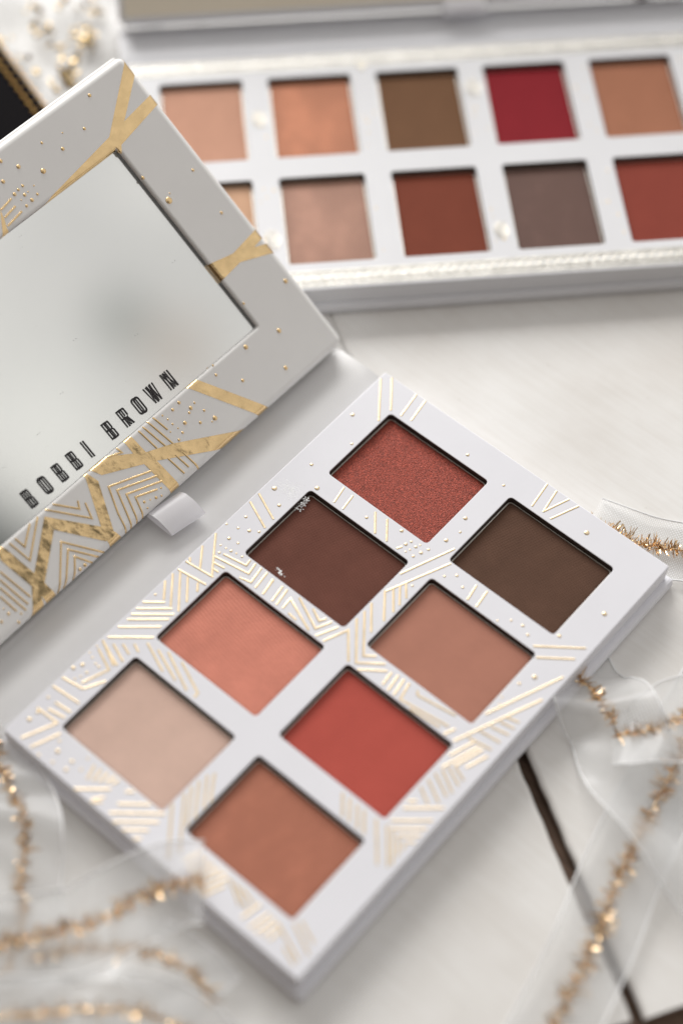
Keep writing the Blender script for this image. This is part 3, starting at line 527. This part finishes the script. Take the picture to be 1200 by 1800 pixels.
for x, y, s in ((24.9, 49, 4.2), (24.9, 8, 4.6), (81.0, 55.5, 4.6), (81.1, 6.5, 4.0), (53.0, 66, 2.2), (137.0, 40, 4.0)): motif(x, y, s * .75)
for k in range(60):
    i = random.randint(0, 5); y = random.choice([random.uniform(0, 28), random.uniform(36, 62)])
    dot_obj('foil_dot', i * RDU - 3.3 + random.uniform(-1.8, 1.8), y, TOP - .01, random.uniform(.2, .4), GOLD_PALE, rtray)
V = [(p[1], p[0], p[2]) for p in []]
rs = [(71.8 - 0.2 - (u + 8.5), z) for u, z in spine_prof]      # same spine section, turned along x
n = len(rs); V = [(-9.8, y + 1.4, z) for y, z in rs] + [(RX1 + 1.6, y + 1.4, z) for y, z in rs]
mesh_obj('spine', V, [(k, k + 1, n + k + 1, n + k) for k in range(n - 1)], CARD_REAR, rear, smooth=True)
RL = math.radians(36)
rlid = plate('lid', (-8.6, 0, RX1 + .8, 82), [(7, 16, RX1 - 15, 66)], 0, -5.0, C_, C_, .6, .5, [CARD_REAR, CARD_REAR], rear, seg=4)
m = Matrix(((1, 0, 0), (0, math.cos(RL), math.sin(RL)), (0, -math.sin(RL), math.cos(RL)))).transposed()
m = Matrix((Vector((1, 0, 0)), Vector((0, math.cos(RL), math.sin(RL))), Vector((0, -math.sin(RL), math.cos(RL))))).transposed().to_4x4(); m.translation = Vector((0, 87.2, 8.1)) * S; rlid.matrix_local = m
slab('cover_board', -9.6, 1.6, RX1 + 1.6, 83, -7, -5.02, .7, CARD_REAR, rlid)
slab('mirror', 6.5, 15.5, RX1 - 14.5, 66.5, -3.2, -2.2, .05, MIRROR, rlid, 1)
V = [(-8.0, 1.2, .05), (RX1, 1.2, .05), (RX1, 9.0, .05), (-8.0, 9.0, .05)]
mesh_obj('foil_band', V, [(0, 1, 2, 3)], BEIGE, rlid)
tq = [Vector(p) for p in ((0, 90.0, 6.6), (0, 88.0, 8.6), (0, 85.6, 8.4), (0, 84.6, 7.0), (0, 85.6, 5.6), (0, 90.0, 5.4))]
tq = spline(tq, 6); n = len(tq)
V = [(77.6, p.y, p.z) for p in tq] + [(88.6, p.y, p.z) for p in tq]
mesh_obj('ribbon_tab', V, [(k, k + 1, n + k + 1, n + k) for k in range(n - 1)], SATIN, rear, smooth=True)

# ------------------------------------------------------------------ sheer ribbons with a gold tinsel fringe
def ribbon(label, pts, width, side=None, tilt=0.0, fringe=1.0, ruffle=0.8, seed=1, density=7, fr=(0, 1), gold=TINSEL, length=2.0):
    rnd = random.Random(seed); root = tag(empty('organza_ribbon', pts[0]), label, 'ribbon', 'sheer ribbons with gold tinsel')
    o3 = Vector(pts[0]); P = [p - o3 for p in spline(pts, 14)]; n = len(P); V = []; F = []; Lh = []; Rh = []
    nw = 12; ph = rnd.random() * 6; sides = []
    for i, p in enumerate(P):
        t = (P[min(i + 1, n - 1)] - P[max(i - 1, 0)]).normalized(); sd = t.cross(Vector((0, 0, 1))).normalized(); up = sd.cross(t)
        a = tilt(i / (n - 1)) if callable(tilt) else tilt; sd2 = sd * math.cos(a) + up * math.sin(a); nn = sd2.cross(t); sides.append((t, sd2, nn))
        for k in range(nw + 1):
            q = k / nw * 2 - 1; amp = ruffle * (0.25 + abs(q)) * math.sin(i * 0.13 + ph + q * 1.3) + ruffle * .4 * math.sin(i * .29 + q * 3 + ph)
            v = p + sd2 * (q * width / 2) + nn * (amp); v.z = max(v.z, 0.25 - o3.z + .02 * k); V.append(tuple(v))
        Lh.append(Vector(V[-nw - 1])); Rh.append(Vector(V[-1]))
    for i in range(n - 1):
        for k in range(nw): F.append((i * (nw + 1) + k, i * (nw + 1) + k + 1, (i + 1) * (nw + 1) + k + 1, (i + 1) * (nw + 1) + k))
    mesh_obj('organza', V, F, ORGANZA, root, smooth=True)
    for e in (Lh, Rh): mesh_obj('edge_thread', *tube(e, .2, 6), THREAD, root, smooth=True)
    V = []; F = []
    acc = 0
    for i in range(int(fr[0] * n), min(int(fr[1] * n), n - 1)):
        t, sd, nn = sides[i]; seg = (P[i + 1] - P[i]); 
        for k in range(int(seg.length * density * 1.3) + 1):
            c = P[i] + seg * rnd.random(); clump = .55 + .45 * math.sin((i + k / 9) * .9 + ph) * math.sin(i * .37)
            if rnd.random() > .25 + 1.1 * clump: continue
            a = rnd.gauss(0, .55) + (math.pi if rnd.random() < .5 else 0); d = sd * math.cos(a) + t * math.sin(a) * .8 + nn * abs(rnd.gauss(.25, .45)); d.normalize()
            ln = length * fringe * rnd.uniform(.35, 1.25) * (0.45 + .9 * clump); wv = d.cross(Vector((rnd.uniform(-1, 1), rnd.uniform(-1, 1), rnd.uniform(-1, 1)))).normalized() * rnd.uniform(.06, .20)
            c = c + sd * rnd.gauss(0, .25) + nn * rnd.uniform(.15, .6); b = len(V); e = c + d * ln; kx = c.lerp(e, .55) + wv.cross(d).normalized() * rnd.uniform(-.25, .25)
            V += [tuple(c - wv), tuple(c + wv), tuple(kx + wv), tuple(kx - wv), tuple(e + wv * .8), tuple(e - wv * .8)]; F += [(b, b + 1, b + 2, b + 3), (b + 3, b + 2, b + 4, b + 5)]
    if V:
        zz = [v for v in V]; V = [(x, y, max(z, .3 - o3.z)) for x, y, z in zz]
        tag(mesh_obj('gold_fringe', V, F, gold, root), kind='stuff')
        core = [p + s[2] * .35 for p, s in list(zip(P, sides))[int(fr[0] * n):int(fr[1] * n)]]
        if len(core) > 1: mesh_obj('gold_cord', *tube(core, .16, 6), gold, root, smooth=True)
    return root
ribbon('sheer white ribbon with gold tinsel running out behind the palette corner at right', [(50, 116, .8), (61, 118.6, 1.2), (70, 123.2, 1.4), (82, 130, 1.2), (96, 136, 1)], 15.5, ruffle=.35, seed=3, density=16, length=2.3)
ribbon('crumpled sheer ribbon with gold tinsel emerging from under the palette at right', [(64, 85, .6), (72, 82, 2.5), (78, 80, 4), (84, 77.4, 5), (92, 72, 4.5), (104, 66, 3), (122, 62, 2)], 20, tilt=lambda t: .3 * math.sin(t * 9), ruffle=1.6, seed=5, density=9, fr=(.05, .52))
ribbon('dark gold tinsel on a sheer ribbon turning up at the right edge', [(86, 74, 5), (89.5, 77, 6.5), (92.5, 81, 7), (95, 87.5, 7), (99, 97, 6), (106, 110, 3)], 17, tilt=lambda t: .35 - .5 * t, ruffle=1.2, seed=6, density=9, fr=(.05, 1))
ribbon('sheer ribbon with glinting gold tinsel down the lower right over the plank joint', [(95, 104, 5), (98, 84, 4), (100, 75, 3), (102, 64, 2.6), (105, 51, 2.4), (108.6, 39, 2.4), (111, 29, 2.2), (113, 19, 2), (115, 6, 2)], 16, ruffle=.5, seed=9, density=8, length=2.4)
ribbon('sheer ribbon with gold tinsel hanging past the left corner of the palette', [(-12, -9, 5), (-4, -14, 6), (3, -16.5, 6.5), (9, -19.5, 7), (14, -24, 7), (19, -30, 6.5), (24, -34, 6), (28, -44, 5)], 15, ruffle=1.0, seed=12, density=7)
ribbon('looped sheer ribbon with gold tinsel draped over the lower left palette edge', [(20, -46, 9), (27, -38, 10.5), (31, -33, 11), (34, -29, 11.3), (37, -22, 11.5), (40, -14, 11.5), (43, -8.6, 11.3), (45.5, -6.2, 10.4)], 17, tilt=lambda t: -.12, ruffle=.9, seed=14, density=9, length=2.3)
ribbon('sheer ribbon tail with gold tinsel lying in front of the palette at lower left', [(30, -39, 8), (36, -32, 9.5), (42, -27, 9.8), (47, -23.4, 9.5), (53, -21, 8.5), (57.5, -20.4, 6.5), (62, -20.8, 4)], 14, tilt=.15, ruffle=.8, seed=17, density=7)
ribbon('sheer ribbon with gold tinsel crossing the bottom left edge', [(30, -58, 9), (35, -51, 11), (40, -46, 11.3), (46, -39.5, 11.2), (53, -33.4, 10), (62, -29.5, 8), (74, -30, 6)], 15, ruffle=.9, seed=21, density=6, length=1.8)

# ------------------------------------------------------------------ far left corner: sequinned organza and a black pouch with gold beading
def sequinned():
    root = tag(empty('sequin_cloth', (-150, 150, 0)), 'sheer pale cloth scattered with gold sequins in the far left corner', 'cloth')
    V = []; F = []; n = 22
    for i in range(n + 1):
        for j in range(n + 1):
            a, b = i / n * 60 - 34, j / n * 74 - 40; x = a * .74 - b * .66; y = a * .66 + b * .74
            V.append((x, y, 1.2 + .6 * math.sin(i * .8) * math.cos(j * .6) + .5 * math.sin(i * .4 + j * .7)))
    for i in range(n):
        for j in range(n): F.append((i * (n + 1) + j, i * (n + 1) + j + 1, (i + 1) * (n + 1) + j + 1, (i + 1) * (n + 1) + j))
    mesh_obj('cloth', V, F, ORGANZA, root, smooth=True)
    V = []; F = []
    for x, y, k in SEQUINS:
        for q in range(k):
            px, py, pz = x + 150 + random.gauss(0, 1.3), y - 150 + random.gauss(0, 1.3), 2.3 + random.random() * 2; r = random.uniform(.6, 1.3); b = len(V)
            nn = Vector((random.gauss(0, .5), random.gauss(0, .5), 1)).normalized(); u = nn.orthogonal().normalized(); v = nn.cross(u)
            V += [tuple(Vector((px, py, pz)) + nn * .35)] + [tuple(Vector((px, py, pz)) + u * r * math.cos(a * math.pi / 4) + v * r * math.sin(a * math.pi / 4)) for a in range(8)]
            F += [(b, b + 1 + a, b + 1 + (a + 1) % 8) for a in range(8)]
    tag(mesh_obj('gold_sequins', V, F, TINSEL_PALE, root), kind='stuff')
TINSEL_PALE = Mat('pale_gold_sequin').set(base=(0.44, 0.33, 0.18), metal=1.0, rough=0.25).m
sequinned()
pouch = tag(empty('black_pouch', (-143.5, 128, 0), math.atan2(-8, 25)), 'black pouch edged with rows of gold beads, half hidden behind the lid', 'pouch')
slab('body', -40, -70, 60, 0, 0.3, 7.0, 2.2, BLACK, pouch, 4)
def beads(y, z, r, x0, x1, pitch):
    bm = bmesh.new(); x = x0
    while x < x1:
        bmesh.ops.create_icosphere(bm, subdivisions=1, radius=r, matrix=Matrix.Translation((x, y, z)) @ Matrix.Diagonal((.75, 1.25, 1, 1))); x += pitch
    return tag(from_bm('gold_beading', bm, TINSEL_DEEP, pouch, smooth=True), kind='stuff')
beads(-.3, 6.3, .85, -30, 40, 2.9); beads(-3.8, 7.2, .7, -28.6, 40, 2.9)
